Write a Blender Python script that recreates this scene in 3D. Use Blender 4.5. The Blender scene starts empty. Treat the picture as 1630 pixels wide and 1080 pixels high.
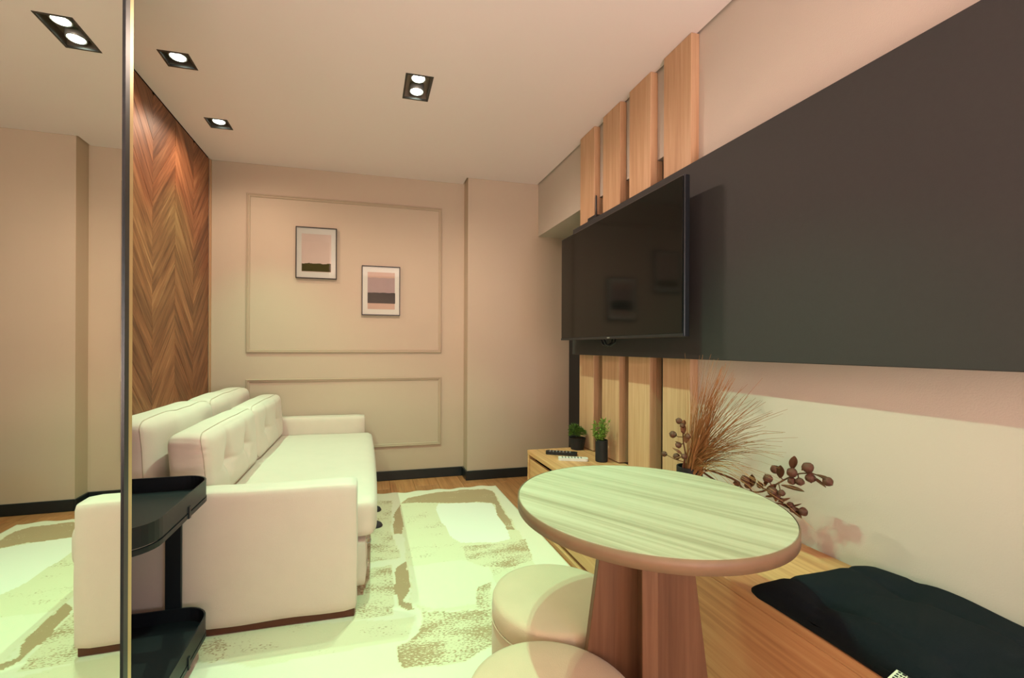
import bpy, bmesh, math, random
from mathutils import Vector, Matrix, noise
random.seed(7)
C = bpy.context.scene.collection
SC = bpy.context.scene
PI = math.pi

# ---------------------------------------------------------------- camera
HC = 1.1035; YAW = 0.2462; ROLL = 0.0041; FPX = 696.835; CX = 758.876; CY = 552.476
W0, H0 = 1630.0, 1080.0
cam_d = bpy.data.cameras.new('camera'); cam = bpy.data.objects.new('camera', cam_d); C.objects.link(cam)
cam_d.sensor_fit = 'HORIZONTAL'; cam_d.sensor_width = 36.0
cam_d.lens = 36.0 * FPX / W0
cam_d.shift_x = (W0 / 2 - CX) / W0
cam_d.shift_y = -(H0 / 2 - CY) / W0
cam_d.clip_start = 0.02
_r = Vector((math.cos(YAW), -math.sin(YAW), 0)); _f = Vector((math.sin(YAW), math.cos(YAW), 0)); _u = _r.cross(_f)
rr = math.cos(ROLL) * _r + math.sin(ROLL) * _u; uu = -math.sin(ROLL) * _r + math.cos(ROLL) * _u
M = Matrix.Identity(4)
for i in range(3):
    M[i][0] = rr[i]; M[i][1] = uu[i]; M[i][2] = -_f[i]; M[i][3] = (0, 0, HC)[i]
cam.matrix_world = M
SC.camera = cam
SC.view_settings.view_transform = 'Standard'; SC.view_settings.look = 'None'
SC.view_settings.exposure = 0.06; SC.view_settings.gamma = 1.0
SC.view_settings.use_curve_mapping = False

w = bpy.data.worlds.new('world'); SC.world = w; w.use_nodes = True
w.node_tree.nodes['Background'].inputs[0].default_value = (1.0, 0.85, 0.7, 1)
w.node_tree.nodes['Background'].inputs[1].default_value = 0.15

# ---------------------------------------------------------------- lights
def area(name, loc, rot, sx, sy, power, col, spread=PI):
    l = bpy.data.lights.new(name, 'AREA'); l.shape = 'RECTANGLE'; l.size = sx; l.size_y = sy
    l.energy = power; l.color = col; l.spread = spread
    o = bpy.data.objects.new(name, l); C.objects.link(o); o.location = loc; o.rotation_euler = rot
    o.visible_camera = True
    return o
def spot(name, loc, target, power, col, angle, blend=0.5, size=0.02):
    l = bpy.data.lights.new(name, 'SPOT'); l.energy = power; l.color = col
    l.spot_size = angle; l.spot_blend = blend; l.shadow_soft_size = size
    o = bpy.data.objects.new(name, l); C.objects.link(o); o.location = loc
    d = Vector(target) - Vector(loc)
    o.rotation_euler = d.to_track_quat('-Z', 'Y').to_euler()
    return o
WARM = (1.0, 0.76, 0.56)
BEAM = (0.24, 1.0, 0.56)
# behind the camera: warm fill added for ambient light, and cool fill added as assumed daylight
area('warm_fill_behind', (0.25, -1.50, 1.0), (math.radians(156), 0, 0), 1.1, 1.2, 122, (1.0, 0.69, 0.58))
area('cool_fill_behind', (1.10, -1.56, 1.40), (math.radians(108), 0, 0), 0.5, 1.0, 24, (0.50, 0.78, 1.0))  # added cool light towards the right wall; no window is built
# lamps: (x, y) bulb positions of the ceiling downlights
BULBS = {'mid': [(0.258, 2.31), (0.262, 2.43)], 'left_near': [(-0.90, 2.431)], 'left_far': [(-0.907, 3.066)],
         'over_table_assumed': [(0.26, 1.08), (0.264, 1.20)]}  # unseen lamp pair, assumed from the table's shadow on the stools
for k, (bx_, by_) in enumerate(BULBS['mid']):
    spot('lamp_mid_beam', (bx_, by_, 2.492), (bx_ + 0.05, by_ - 0.15, 0), 35, BEAM, math.radians(92), 0.6, 0.015)
    spot('lamp_mid_spill', (bx_, by_, 2.492), (bx_ + 0.15, by_ - 0.1, 0), 26, (1.0, 0.76, 0.60), math.radians(168), 0.7, 0.015)
for nm, tx in (('left_near', 0.35), ('left_far', 0.35)):
    bx_, by_ = BULBS[nm][0]
    spot('lamp_left_beam', (bx_, by_, 2.492), (bx_ + tx, by_ - 0.05, 0), 42, BEAM, math.radians(84), 0.8, 0.015)
    spot('lamp_left_spill', (bx_, by_, 2.492), (bx_ + 0.3, by_, 0), 18, WARM, math.radians(165), 0.8, 0.015)
for (bx_, by_) in BULBS['over_table_assumed']:
    spot('assumed_table_beam', (bx_, by_, 2.492), (bx_ + 0.36, by_ - 0.02, 0), 54, BEAM, math.radians(84), 0.8, 0.015)
    spot('assumed_table_spill', (bx_, by_, 2.492), (bx_ + 0.1, by_, 0), 5, (1.0, 0.80, 0.66), math.radians(165), 0.8, 0.015)

# ---------------------------------------------------------------- helpers: objects
def obj(name, bm, mat, parent=None, loc=None, smooth=False):
    me = bpy.data.meshes.new(name)
    bmesh.ops.recalc_face_normals(bm, faces=bm.faces)
    bm.to_mesh(me); bm.free()
    if smooth:
        for p in me.polygons: p.use_smooth = True
    if mat: me.materials.append(mat)
    o = bpy.data.objects.new(name, me); C.objects.link(o)
    if parent: o.parent = parent
    if loc: o.location = loc
    return o
def thing(name, label, cat, loc=(0, 0, 0), rotz=0, group=None):
    o = bpy.data.objects.new(name, None); C.objects.link(o); o.empty_display_size = 0.05
    o.location = loc; o.rotation_euler = (0, 0, rotz); o['label'] = label; o['category'] = cat
    if group: o['group'] = group
    return o
def tag(o, label, cat, group=None):
    o['label'] = label; o['category'] = cat
    if group: o['group'] = group
    return o
def struct(name, bm, mat, label, cat, parent=None):
    o = obj(name, bm, mat, parent)
    if parent is None:
        o['kind'] = 'structure'; o['label'] = label; o['category'] = cat
    return o
def bx(bm, x0, x1, y0, y1, z0, z1, bev=0.0, seg=2, mi=0):
    r = bmesh.ops.create_cube(bm, size=1.0)
    vs = r['verts']
    for v in vs:
        v.co = Vector((x0 + (v.co.x + .5) * (x1 - x0), y0 + (v.co.y + .5) * (y1 - y0), z0 + (v.co.z + .5) * (z1 - z0)))
    fs = set(f for v in vs for f in v.link_faces)
    if bev > 0:
        es = set(e for v in vs for e in v.link_edges)
        bmesh.ops.bevel(bm, geom=list(es), offset=bev, segments=seg, profile=0.5, affect='EDGES')
    return bm
def box(x0, x1, y0, y1, z0, z1, bev=0.0, seg=2):
    return bx(bmesh.new(), x0, x1, y0, y1, z0, z1, bev, seg)
def prism(bm, pts, z0, z1):
    """closed polygon pts (x,y) extruded in z"""
    a = [bm.verts.new((p[0], p[1], z0)) for p in pts]; b = [bm.verts.new((p[0], p[1], z1)) for p in pts]
    n = len(pts)
    bm.faces.new(a[::-1]); bm.faces.new(b)
    for i in range(n): bm.faces.new((a[i], a[(i + 1) % n], b[(i + 1) % n], b[i]))
    return bm
def extr(bm, pts, vec):
    a = [bm.verts.new(p) for p in pts]; b = [bm.verts.new(Vector(p) + Vector(vec)) for p in pts]
    n = len(pts)
    bm.faces.new(a[::-1]); bm.faces.new(b)
    for i in range(n): bm.faces.new((a[i], a[(i + 1) % n], b[(i + 1) % n], b[i]))
    return bm
def lathe(bm, prof, n=32, c=(0, 0, 0)):
    rings = []
    for r, z in prof:
        if r < 1e-5: rings.append([bm.verts.new((c[0], c[1], c[2] + z))])
        else: rings.append([bm.verts.new((c[0] + r * math.cos(2 * PI * i / n), c[1] + r * math.sin(2 * PI * i / n), c[2] + z)) for i in range(n)])
    for a, b in zip(rings[:-1], rings[1:]):
        for i in range(n):
            j = (i + 1) % n
            if len(a) == 1 and len(b) == 1: continue
            if len(a) == 1: bm.faces.new((a[0], b[i], b[j]))
            elif len(b) == 1: bm.faces.new((a[i], a[j], b[0]))
            else: bm.faces.new((a[i], a[j], b[j], b[i]))
    return bm
def tube(bm, pts, rad, n=6, closed=False):
    pts = [Vector(p) for p in pts]; m = len(pts)
    rads = rad if isinstance(rad, (list, tuple)) else [rad] * m
    rings = []; up = Vector((0, 0, 1))
    for i, p in enumerate(pts):
        if closed: t = pts[(i + 1) % m] - pts[i - 1]
        else: t = pts[min(i + 1, m - 1)] - pts[max(i - 1, 0)]
        if t.length < 1e-9: t = Vector((0, 0, 1))
        t.normalize()
        u = up if abs(t.dot(up)) < .95 else Vector((1, 0, 0))
        a = t.cross(u).normalized(); b = t.cross(a)
        rings.append([bm.verts.new(p + (a * math.cos(2 * PI * k / n) + b * math.sin(2 * PI * k / n)) * rads[i]) for k in range(n)])
    rg = range(m) if closed else range(m - 1)
    for i in rg:
        A, B = rings[i], rings[(i + 1) % m]
        for k in range(n): bm.faces.new((A[k], A[(k + 1) % n], B[(k + 1) % n], B[k]))
    if not closed:
        bm.faces.new(rings[0][::-1]); bm.faces.new(rings[-1])
    return bm
def rrect(x0, x1, y0, y1, r, n=6):
    out = []
    for cx, cy, a0 in ((x1 - r, y1 - r, 0), (x0 + r, y1 - r, PI / 2), (x0 + r, y0 + r, PI), (x1 - r, y0 + r, 1.5 * PI)):
        for i in range(n + 1):
            a = a0 + PI / 2 * i / n
            out.append((cx + r * math.cos(a), cy + r * math.sin(a)))
    return out
def cushion(x0, x1, y0, y1, z0, z1, p=7.0, n=22, disp=None, bulge=(0, 0, 0), lean=0.0):
    """soft rounded block; disp(pos, normal_axis, sign) gives an inward/outward offset"""
    bm = bmesh.new()
    hx, hy, hz = (x1 - x0) / 2, (y1 - y0) / 2, (z1 - z0) / 2
    mx = max(hx, hy, hz)
    bmesh.ops.create_cube(bm, size=2.0)
    bmesh.ops.subdivide_edges(bm, edges=bm.edges[:], cuts=n, use_grid_fill=True)
    for v in bm.verts:
        u = v.co.copy()
        c = [u.x, u.y, u.z]
        # keep the corner radius even along long sides: work in a metric cube
        H = (hx, hy, hz); hm = min(H)
        q = [0, 0, 0]; e = [0, 0, 0]
        for i in range(3):
            d = abs(c[i]) * H[i]; core = H[i] - hm
            if d > core: e[i] = (d - core) / hm; q[i] = core
            else: e[i] = 0; q[i] = d
        L = max(e); S = (e[0] ** p + e[1] ** p + e[2] ** p) ** (1 / p) if L > 0 else 1
        pos = []
        for i in range(3):
            val = q[i] + e[i] * (L / S) * hm if S > 0 else q[i]
            pos.append(math.copysign(val, c[i]))
        a = [abs(t) for t in c]
        bl = [0, 0, 0]
        for i in range(3):
            j, k = (i + 1) % 3, (i + 2) % 3
            if bulge[i]: bl[i] = math.copysign(bulge[i] * (1 - c[j] ** 2) * (1 - c[k] ** 2) * (abs(c[i]) ** 3), c[i])
        pos = Vector((pos[0] + bl[0], pos[1] + bl[1], pos[2] + bl[2]))
        if disp: pos = pos + Vector(disp(pos, c))
        if lean: pos.x += lean * (pos.z + hz)
        v.co = pos + Vector(((x0 + x1) / 2, (y0 + y1) / 2, (z0 + z1) / 2))
    return bm

# ---------------------------------------------------------------- helpers: materials
def mat(name, base, rough=0.6, spec=0.5, metal=0.0, bump=0.0, bscale=200.0, var=0.0, vscale=5.0, bdist=0.002, sheen=0.0):
    m = bpy.data.materials.new(name); m.use_nodes = True
    nt = m.node_tree; b = nt.nodes['Principled BSDF']
    b.inputs['Base Color'].default_value = (*base, 1); b.inputs['Roughness'].default_value = rough
    b.inputs['Specular IOR Level'].default_value = spec; b.inputs['Metallic'].default_value = metal
    if sheen: b.inputs['Sheen Weight'].default_value = sheen
    tc = nt.nodes.new('ShaderNodeTexCoord')
    nz = nt.nodes.new('ShaderNodeTexNoise'); nz.inputs['Scale'].default_value = vscale; nz.inputs['Detail'].default_value = 4
    nt.links.new(tc.outputs['Object'], nz.inputs['Vector'])
    mx = nt.nodes.new('ShaderNodeMix'); mx.data_type = 'RGBA'
    v = max(var, 0.01)
    mx.inputs[6].default_value = (*[c * (1 - v) for c in base], 1); mx.inputs[7].default_value = (*[min(1, c * (1 + v)) for c in base], 1)
    nt.links.new(nz.outputs['Fac'], mx.inputs[0]); nt.links.new(mx.outputs[2], b.inputs['Base Color'])
    if bump > 0:
        n2 = nt.nodes.new('ShaderNodeTexNoise'); n2.inputs['Scale'].default_value = bscale; n2.inputs['Detail'].default_value = 3
        nt.links.new(tc.outputs['Object'], n2.inputs['Vector'])
        bp = nt.nodes.new('ShaderNodeBump'); bp.inputs['Strength'].default_value = bump; bp.inputs['Distance'].default_value = bdist
        nt.links.new(n2.outputs['Fac'], bp.inputs['Height']); nt.links.new(bp.outputs[0], b.inputs['Normal'])
    return m
def wood(name, dark, mid, light, axis='Z', fine=70.0, stretch=0.03, rough=0.5, rand=0.0, rot=0.0, contrast=1.0, spec=0.4, veins=0.0, vein_col=None):
    m = bpy.data.materials.new(name); m.use_nodes = True
    nt = m.node_tree; b = nt.nodes['Principled BSDF']; L = nt.links.new
    b.inputs['Roughness'].default_value = rough; b.inputs['Specular IOR Level'].default_value = spec
    tc = nt.nodes.new('ShaderNodeTexCoord')
    info = nt.nodes.new('ShaderNodeObjectInfo')
    add = nt.nodes.new('ShaderNodeVectorMath'); add.operation = 'MULTIPLY_ADD'
    L(info.outputs['Random'], add.inputs[0]); add.inputs[1].default_value = (7.3, 5.1, 9.7) if rand else (0, 0, 0)
    L(tc.outputs['Object'], add.inputs[2])
    mp0 = nt.nodes.new('ShaderNodeMapping')
    if axis == 'X': mp0.inputs['Rotation'].default_value = (rot, 0, 0) if False else (0, 0, rot)
    elif axis == 'Y': mp0.inputs['Rotation'].default_value = (rot, 0, 0)
    elif axis == 'Z': mp0.inputs['Rotation'].default_value = (rot, 0, 0)
    L(add.outputs[0], mp0.inputs['Vector'])
    def nz(sc, det, dist=0.0, st=stretch):
        mp = nt.nodes.new('ShaderNodeMapping')
        s = [1.0, 1.0, 1.0]; s['XYZ'.index(axis)] = st
        mp.inputs['Scale'].default_value = s
        n = nt.nodes.new('ShaderNodeTexNoise'); n.inputs['Scale'].default_value = sc; n.inputs['Detail'].default_value = det
        n.inputs['Distortion'].default_value = dist; n.inputs['Roughness'].default_value = 0.6
        L(mp0.outputs[0], mp.inputs['Vector']); L(mp.outputs[0], n.inputs['Vector']); return n
    a = nz(fine, 5, 0.3); c = nz(fine * 0.18, 3, 0.8, stretch * 1.6)
    mix = nt.nodes.new('ShaderNodeMath'); mix.operation = 'MULTIPLY_ADD'; mix.inputs[1].default_value = 0.55
    sc2 = nt.nodes.new('ShaderNodeMath'); sc2.operation = 'MULTIPLY'; sc2.inputs[1].default_value = 0.45
    L(c.outputs['Fac'], sc2.inputs[0]); L(a.outputs['Fac'], mix.inputs[0]); L(sc2.outputs[0], mix.inputs[2])
    rmp = nt.nodes.new('ShaderNodeValToRGB'); e = rmp.color_ramp.elements
    h = 0.16 / contrast
    e[0].position = 0.5 - h; e[0].color = (*dark, 1); e[1].position = 0.5 + h; e[1].color = (*light, 1)
    k = e.new(0.5); k.color = (*mid, 1)
    L(mix.outputs[0], rmp.inputs[0])
    out = rmp.outputs[0]
    if veins:
        vn = nz(fine * 0.5, 2, 2.0, stretch * 1.2)
        vr = nt.nodes.new('ShaderNodeValToRGB'); ve = vr.color_ramp.elements
        ve[0].position = 0.60; ve[0].color = (0, 0, 0, 1); ve[1].position = 0.70; ve[1].color = (veins, veins, veins, 1)
        L(vn.outputs['Fac'], vr.inputs[0])
        vm = nt.nodes.new('ShaderNodeMix'); vm.data_type = 'RGBA'; vm.inputs[7].default_value = (*vein_col, 1)
        L(vr.outputs[0], vm.inputs[0]); L(out, vm.inputs[6]); out = vm.outputs[2]
    if rand:
        hsv = nt.nodes.new('ShaderNodeHueSaturation')
        mr = nt.nodes.new('ShaderNodeMapRange'); mr.inputs[3].default_value = 1 - rand; mr.inputs[4].default_value = 1 + rand
        L(info.outputs['Random'], mr.inputs[0]); L(mr.outputs[0], hsv.inputs['Value']); L(out, hsv.inputs['Color'])
        out = hsv.outputs[0]
    L(out, b.inputs['Base Color'])
    bp = nt.nodes.new('ShaderNodeBump'); bp.inputs['Strength'].default_value = 0.15; bp.inputs['Distance'].default_value = 0.001
    L(a.outputs['Fac'], bp.inputs['Height']); L(bp.outputs[0], b.inputs['Normal'])
    return m
def emis(name, col, s):
    m = bpy.data.materials.new(name); m.use_nodes = True; nt = m.node_tree; nt.nodes.clear()
    e = nt.nodes.new('ShaderNodeEmission'); e.inputs[0].default_value = (*col, 1); e.inputs[1].default_value = s
    o = nt.nodes.new('ShaderNodeOutputMaterial'); nt.links.new(e.outputs[0], o.inputs[0]); return m

M_wall = mat('wall_paint', (0.56, 0.46, 0.36), 0.85, 0.2, bump=0.25, bscale=260, var=0.03, vscale=3)
M_wallR = mat('wall_paint_right', (0.58, 0.515, 0.46), 0.85, 0.2, bump=0.3, bscale=260, var=0.03, vscale=3)
M_ceil = mat('ceiling_paint', (0.86, 0.75, 0.76), 0.9, 0.15, bump=0.12, bscale=220, var=0.015, vscale=2)
M_black = mat('black_baseboard', (0.010, 0.016, 0.020), 0.35, 0.5, var=0.1)
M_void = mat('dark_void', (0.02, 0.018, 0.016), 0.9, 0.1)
M_mould = mat('moulding_paint', (0.47, 0.375, 0.28), 0.7, 0.3, var=0.03)
M_floor = wood('floor_oak', (0.34, 0.13, 0.05), (0.48, 0.20, 0.085), (0.58, 0.27, 0.125), 'Y', 60, 0.05, 0.45, rand=0.12)
M_chev = wood('chevron_walnut', (0.155, 0.062, 0.026), (0.27, 0.118, 0.052), (0.40, 0.20, 0.095), 'Y', 75, 0.05, 0.5, rand=0.30, contrast=1.1, veins=0.55, vein_col=(0.10, 0.035, 0.012))
M_oakZ = wood('slat_oak', (0.44, 0.255, 0.14), (0.55, 0.34, 0.20), (0.63, 0.42, 0.265), 'Z', 80, 0.03, 0.5, rand=0.04)
M_oakY = wood('bench_oak', (0.44, 0.20, 0.085), (0.63, 0.33, 0.15), (0.72, 0.43, 0.215), 'Y', 60, 0.03, 0.45)
M_tabT = wood('tabletop_oak', (0.33, 0.29, 0.19), (0.47, 0.43, 0.30), (0.54, 0.51, 0.38), 'X', 42, 0.035, 0.38, contrast=1.2, rot=0.98)
M_tabE = mat('table_edge_band', (0.21, 0.13, 0.072), 0.5, 0.4, var=0.12, vscale=25)
M_tabB = wood('table_base_walnut', (0.13, 0.055, 0.026), (0.185, 0.085, 0.042), (0.24, 0.118, 0.062), 'Z', 60, 0.03, 0.5, rand=0.03)
M_panel = mat('charcoal_panel', (0.038, 0.0365, 0.037), 0.7, 0.25, bump=0.25, bscale=420, var=0.06, vscale=60)
M_tvb = mat('tv_black_shell', (0.008, 0.010, 0.013), 0.4, 0.5)
M_scr = mat('tv_screen_glass', (0.005, 0.0055, 0.005), 0.08, 0.22)
M_sofa = mat('sofa_linen', (0.68, 0.56, 0.49), 0.85, 0.25, bump=0.35, bscale=500, var=0.04, vscale=12, sheen=0.2)
M_sofa2 = mat('sofa_piping', (0.52, 0.41, 0.33), 0.8, 0.2)
M_plinth = mat('sofa_plinth', (0.10, 0.028, 0.014), 0.5, 0.4)
M_foot = mat('dark_plum_foot', (0.045, 0.035, 0.045), 0.6, 0.3)
M_stool = mat('stool_suede', (0.62, 0.47, 0.33), 0.9, 0.2, bump=0.3, bscale=300, var=0.08, vscale=9, sheen=0.2)
M_navy = mat('cushion_black_navy', (0.007, 0.010, 0.013), 0.9, 0.12, bump=0.4, bscale=600, var=0.15, vscale=30)
M_tray = mat('tray_black_steel', (0.008, 0.010, 0.014), 0.42, 0.35, var=0.1, vscale=20)
M_pot = mat('matte_black_pot', (0.012, 0.014, 0.018), 0.6, 0.4)
M_leaf = mat('moss_green_leaf', (0.075, 0.15, 0.02), 0.6, 0.3, var=0.5, vscale=60)
M_leaf2 = mat('bright_green_leaf', (0.17, 0.28, 0.04), 0.55, 0.3, var=0.5, vscale=60)
M_soil = mat('dark_soil', (0.03, 0.02, 0.012), 0.9, 0.1)
M_grass = mat('dried_grass', (0.36, 0.17, 0.07), 0.7, 0.2, var=0.45, vscale=25)
M_twig = mat('brown_twig', (0.16, 0.07, 0.04), 0.7, 0.2, var=0.2, vscale=40)
M_pod = mat('brown_seed_pod', (0.11, 0.042, 0.024), 0.55, 0.35, var=0.35, vscale=50, bump=0.3, bscale=150)
M_husk = mat('dry_husk_leaf', (0.27, 0.13, 0.07), 0.7, 0.2, var=0.3, vscale=40)
M_frame = mat('thin_black_frame', (0.02, 0.016, 0.013), 0.35, 0.5)
M_mat_ = mat('picture_mat', (0.76, 0.78, 0.68), 0.7, 0.3)
M_pr1 = mat('print_pink_field', (0.74, 0.62, 0.52), 0.8, 0.2, var=0.06, vscale=12)
M_pr2 = mat('print_olive_band', (0.065, 0.062, 0.012), 0.8, 0.2, var=0.3, vscale=30)
M_pr3 = mat('print_mauve_field', (0.42, 0.33, 0.31), 0.8, 0.2, var=0.1, vscale=15)
M_pr4 = mat('print_slate_band', (0.045, 0.048, 0.045), 0.8, 0.2, var=0.35, vscale=25)
M_pr5 = mat('print_blush_strip', (0.62, 0.45, 0.34), 0.8, 0.2, var=0.05)
M_gold = mat('brass_edge', (0.62, 0.46, 0.22), 0.35, 0.5, metal=0.5)
M_can = mat('downlight_housing', (0.22, 0.19, 0.15), 0.35, 0.5, metal=0.6)
M_rim = mat('downlight_rim', (0.03, 0.026, 0.022), 0.4, 0.5)
M_chrome = mat('bulb_ring', (0.4, 0.4, 0.38), 0.45, 0.5, metal=0.5)
M_bulb = emis('bulb_glow', (0.85, 1.0, 0.88), 14.0)
M_white = mat('white_plastic', (0.78, 0.74, 0.70), 0.4, 0.5)
M_tagm = mat('care_tag_fabric', (0.75, 0.74, 0.58), 0.7, 0.2)
M_ink = mat('black_ink', (0.02, 0.02, 0.02), 0.6, 0.2)
M_red = mat('red_trim', (0.5, 0.16, 0.12), 0.6, 0.2)
M_grey = mat('grey_button', (0.25, 0.24, 0.23), 0.5, 0.3)
mm = bpy.data.materials.new('mirror_silver'); mm.use_nodes = True
b_ = mm.node_tree.nodes['Principled BSDF']; b_.inputs['Base Color'].default_value = (0.90, 0.92, 0.86, 1)
b_.inputs['Metallic'].default_value = 1; b_.inputs['Roughness'].default_value = 0.0
M_mir = mm
gm = bpy.data.materials.new('picture_glass'); gm.use_nodes = True; gn = gm.node_tree; gn.nodes.clear()
go = gn.nodes.new('ShaderNodeOutputMaterial'); gmx = gn.nodes.new('ShaderNodeMixShader'); gt = gn.nodes.new('ShaderNodeBsdfTransparent')
gg = gn.nodes.new('ShaderNodeBsdfGlossy'); gg.inputs['Roughness'].default_value = 0.02; fr = gn.nodes.new('ShaderNodeFresnel'); fr.inputs[0].default_value = 1.45
gn.links.new(fr.outputs[0], gmx.inputs[0]); gn.links.new(gt.outputs[0], gmx.inputs[1]); gn.links.new(gg.outputs[0], gmx.inputs[2]); gn.links.new(gmx.outputs[0], go.inputs[0])
M_glass = gm

# ---------------------------------------------------------------- room shell
XL, XR, YB, YP, XP, H = -1.147, 1.428, 3.675, 3.528, 0.809, 2.5
YF = -1.6; XRC = 1.72; ZS = 2.055; YO = 1.66
# subfloor + oak planks
sub = struct('floor', box(XL - .1, 1.9, YF - .1, YB + .1, -0.06, -0.012), M_void, 'warm brown oak plank floor around and under the pale rug', 'floor')
pw = 0.19; k = 0; x = XL
plank_mesh = {}
while x < 1.8:
    y = YF - random.uniform(0, 1.2)
    x1 = min(x + pw, 1.82)
    while y < YB:
        ya, yb = max(y, YF), min(y + 1.28, YB)
        if yb - ya > 0.03:
            cx_, cy_ = (x + x1) / 2, (ya + yb) / 2
            key = (round(x1 - x, 3), round(yb - ya, 3))
            if key not in plank_mesh:
                hx, hy = (x1 - x) / 2 - .0009, (yb - ya) / 2 - .0009
                o = obj('floor_plank', box(-hx, hx, -hy, hy, -0.012, 0.0, 0.0012, 1), M_floor, sub, (cx_, cy_, 0))
                plank_mesh[key] = o.data
            else:
                o = bpy.data.objects.new('floor_plank', plank_mesh[key]); C.objects.link(o); o.parent = sub; o.location = (cx_, cy_, 0)
        y += 1.28
    x += pw
# ceiling slab with the shadow gap against the walls and square openings for the downlights
G = 0.012
HOLES = [(0.188, 0.332, 2.253, 2.488), (-0.967, -0.833, 2.368, 2.497), (-0.972, -0.842, 3.0, 3.131), (0.190, 0.334, 1.022, 1.257)]
xs = sorted(set([XL + .004, XP - G, XR - G] + [v for h in HOLES for v in h[:2]]))
ys = sorted(set([YF, YP - .003, YB - .003] + [v for h in HOLES for v in h[2:]]))
bm = bmesh.new()
for i in range(len(xs) - 1):
    for j in range(len(ys) - 1):
        mx_, my_ = (xs[i] + xs[i + 1]) / 2, (ys[j] + ys[j + 1]) / 2
        if any(h[0] < mx_ < h[1] and h[2] < my_ < h[3] for h in HOLES): continue
        if mx_ > XP - G and my_ > YP - .003: continue
        bx(bm, xs[i], xs[i + 1], ys[j], ys[j + 1], H, H + .03)
ceil = struct('ceiling', bm, M_ceil, 'smooth blush beige ceiling with recessed square downlights', 'ceiling')
struct('ceiling_void', box(XL - .1, 1.9, YF - .1, YB + .1, H + .10, H + .14), M_void, '', '', ceil)
# walls
T = 0.1
def wall(name, bm, m, label): return struct(name, bm, m, label, 'wall')
bm = box(XL - T, XP, YB, YB + T, 0, H + .1)
wb = wall('wall_back', bm, M_wall, 'beige back wall with moulded panels behind the sofa end and two pictures')
bm = box(XP, 1.95, YP, YB + T, 0, H + .1)
wall('wall_pillar', bm, M_wall, 'beige projecting wall section between the moulded panels and the slat screen')
wl = wall('wall_left', box(XL - T, XL - .012, YF, YB, 0, H + .1), M_void, 'left wall clad in brown wooden chevron boards behind the sofa')
# right wall with the opening behind the slats
bm = bmesh.new()
bx(bm, XR, XR + .12, YF, YO, 0, H + .1)
bx(bm, XR, XR + .292, YO, YP, ZS, H + .1)
wr = wall('wall_right', bm, M_wallR, 'pale beige right wall with a dark panel and bench, open behind the slats')
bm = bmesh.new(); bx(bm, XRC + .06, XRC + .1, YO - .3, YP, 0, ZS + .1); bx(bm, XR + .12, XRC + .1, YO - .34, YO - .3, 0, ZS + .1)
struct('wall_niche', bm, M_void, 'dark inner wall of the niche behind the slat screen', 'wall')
d1 = struct('door_1', box(XRC, XRC + .045, YO - .28, YP - .002, 0.002, ZS - .002, .003), M_black, 'black door in the niche beside the beige pillar', 'door')
wall('wall_front', box(XL - T, 1.9, YF - T, YF, 0, H + .1), M_wall, 'plain beige wall behind the camera')
struct('trim_1', box(XL + .002, XL + .014, 3.657, YB - .001, 0.0, H - .003), mat('corner_trim_oak', (0.50, 0.30, 0.17), 0.5, 0.4), 'slim light wooden corner strip between chevron boards and back wall', 'trim')
# baseboards
bh = 0.078
struct('baseboard_back', bx(box(XL, XP - .014, YB - .014, YB - .001, 0.001, bh, .003), XP - .014, XP - .001, YP - .014, YB - .001, 0.001, bh, .003), M_black, 'black baseboard along the moulded back wall', 'baseboard')
struct('baseboard_pillar', box(XP - .001, 1.70, YP - .014, YP - .001, 0.001, bh, .003), M_black, 'black baseboard along the projecting wall by the drawer bench', 'baseboard')
# chevron boards
def clipz(poly, zlo, zhi):
    for s, lim in ((1, zlo), (-1, zhi)):
        out = []
        for i in range(len(poly)):
            a, b = poly[i], poly[(i + 1) % len(poly)]
            ia, ib = s * (a[1] - lim) >= 0, s * (b[1] - lim) >= 0
            if ia: out.append(a)
            if ia != ib:
                t = (lim - a[1]) / (b[1] - a[1]); out.append((a[0] + t * (b[0] - a[0]), lim))
        poly = out
        if not poly: return []
    return poly
cols = [3.655 - .293 * k for k in range(9)]; pitch = 0.122; rise = 0.345
chevm = [None, None]
for sgn in (0, 1):
    chevm[sgn] = wood('chevron_walnut_' + 'ab'[sgn], (0.12, 0.040, 0.016), (0.25, 0.094, 0.040), (0.37, 0.165, 0.076), 'Y', 60, 0.06, 0.5, rand=0.25,
                      rot=(-math.atan2(rise, .293) if sgn else math.atan2(rise, .293)), contrast=1.2, veins=0.45, vein_col=(0.09, 0.03, 0.012))
for k in range(len(cols) - 1):
    yb_, ya_ = cols[k], cols[k + 1]
    up = (k % 2 == 0)   # the column nearest the corner rises away from the camera
    s = rise if up else -rise
    off = 0.03
    n0 = -4
    z = -0.6 + off
    while z < H + .6:
        zl, zr = (z, z + rise) if up else (z + rise, z)
        g = .0012
        poly = [(ya_ + g * .6, zl + g), (yb_ - g * .6, zr + g), (yb_ - g * .6, zr + pitch - g), (ya_ + g * .6, zl + pitch - g)]
        poly = clipz(poly, 0.0, H - .004)
        z += pitch
        if len(poly) < 3: continue
        a = 0
        for i in range(len(poly)): a += poly[i][0] * poly[(i + 1) % len(poly)][1] - poly[(i + 1) % len(poly)][0] * poly[i][1]
        if abs(a) < 2e-4: continue
        cyy = sum(p[0] for p in poly) / len(poly); czz = sum(p[1] for p in poly) / len(poly)
        dx = random.uniform(-.0012, .0004)
        bm = bmesh.new(); extr(bm, [(XL - .012, p[0] - cyy, p[1] - czz) for p in poly], (.012 + dx, 0, 0))
        obj('chevron_board', bm, chevm[1 if up else 0], wl, (0, cyy, czz))
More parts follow.
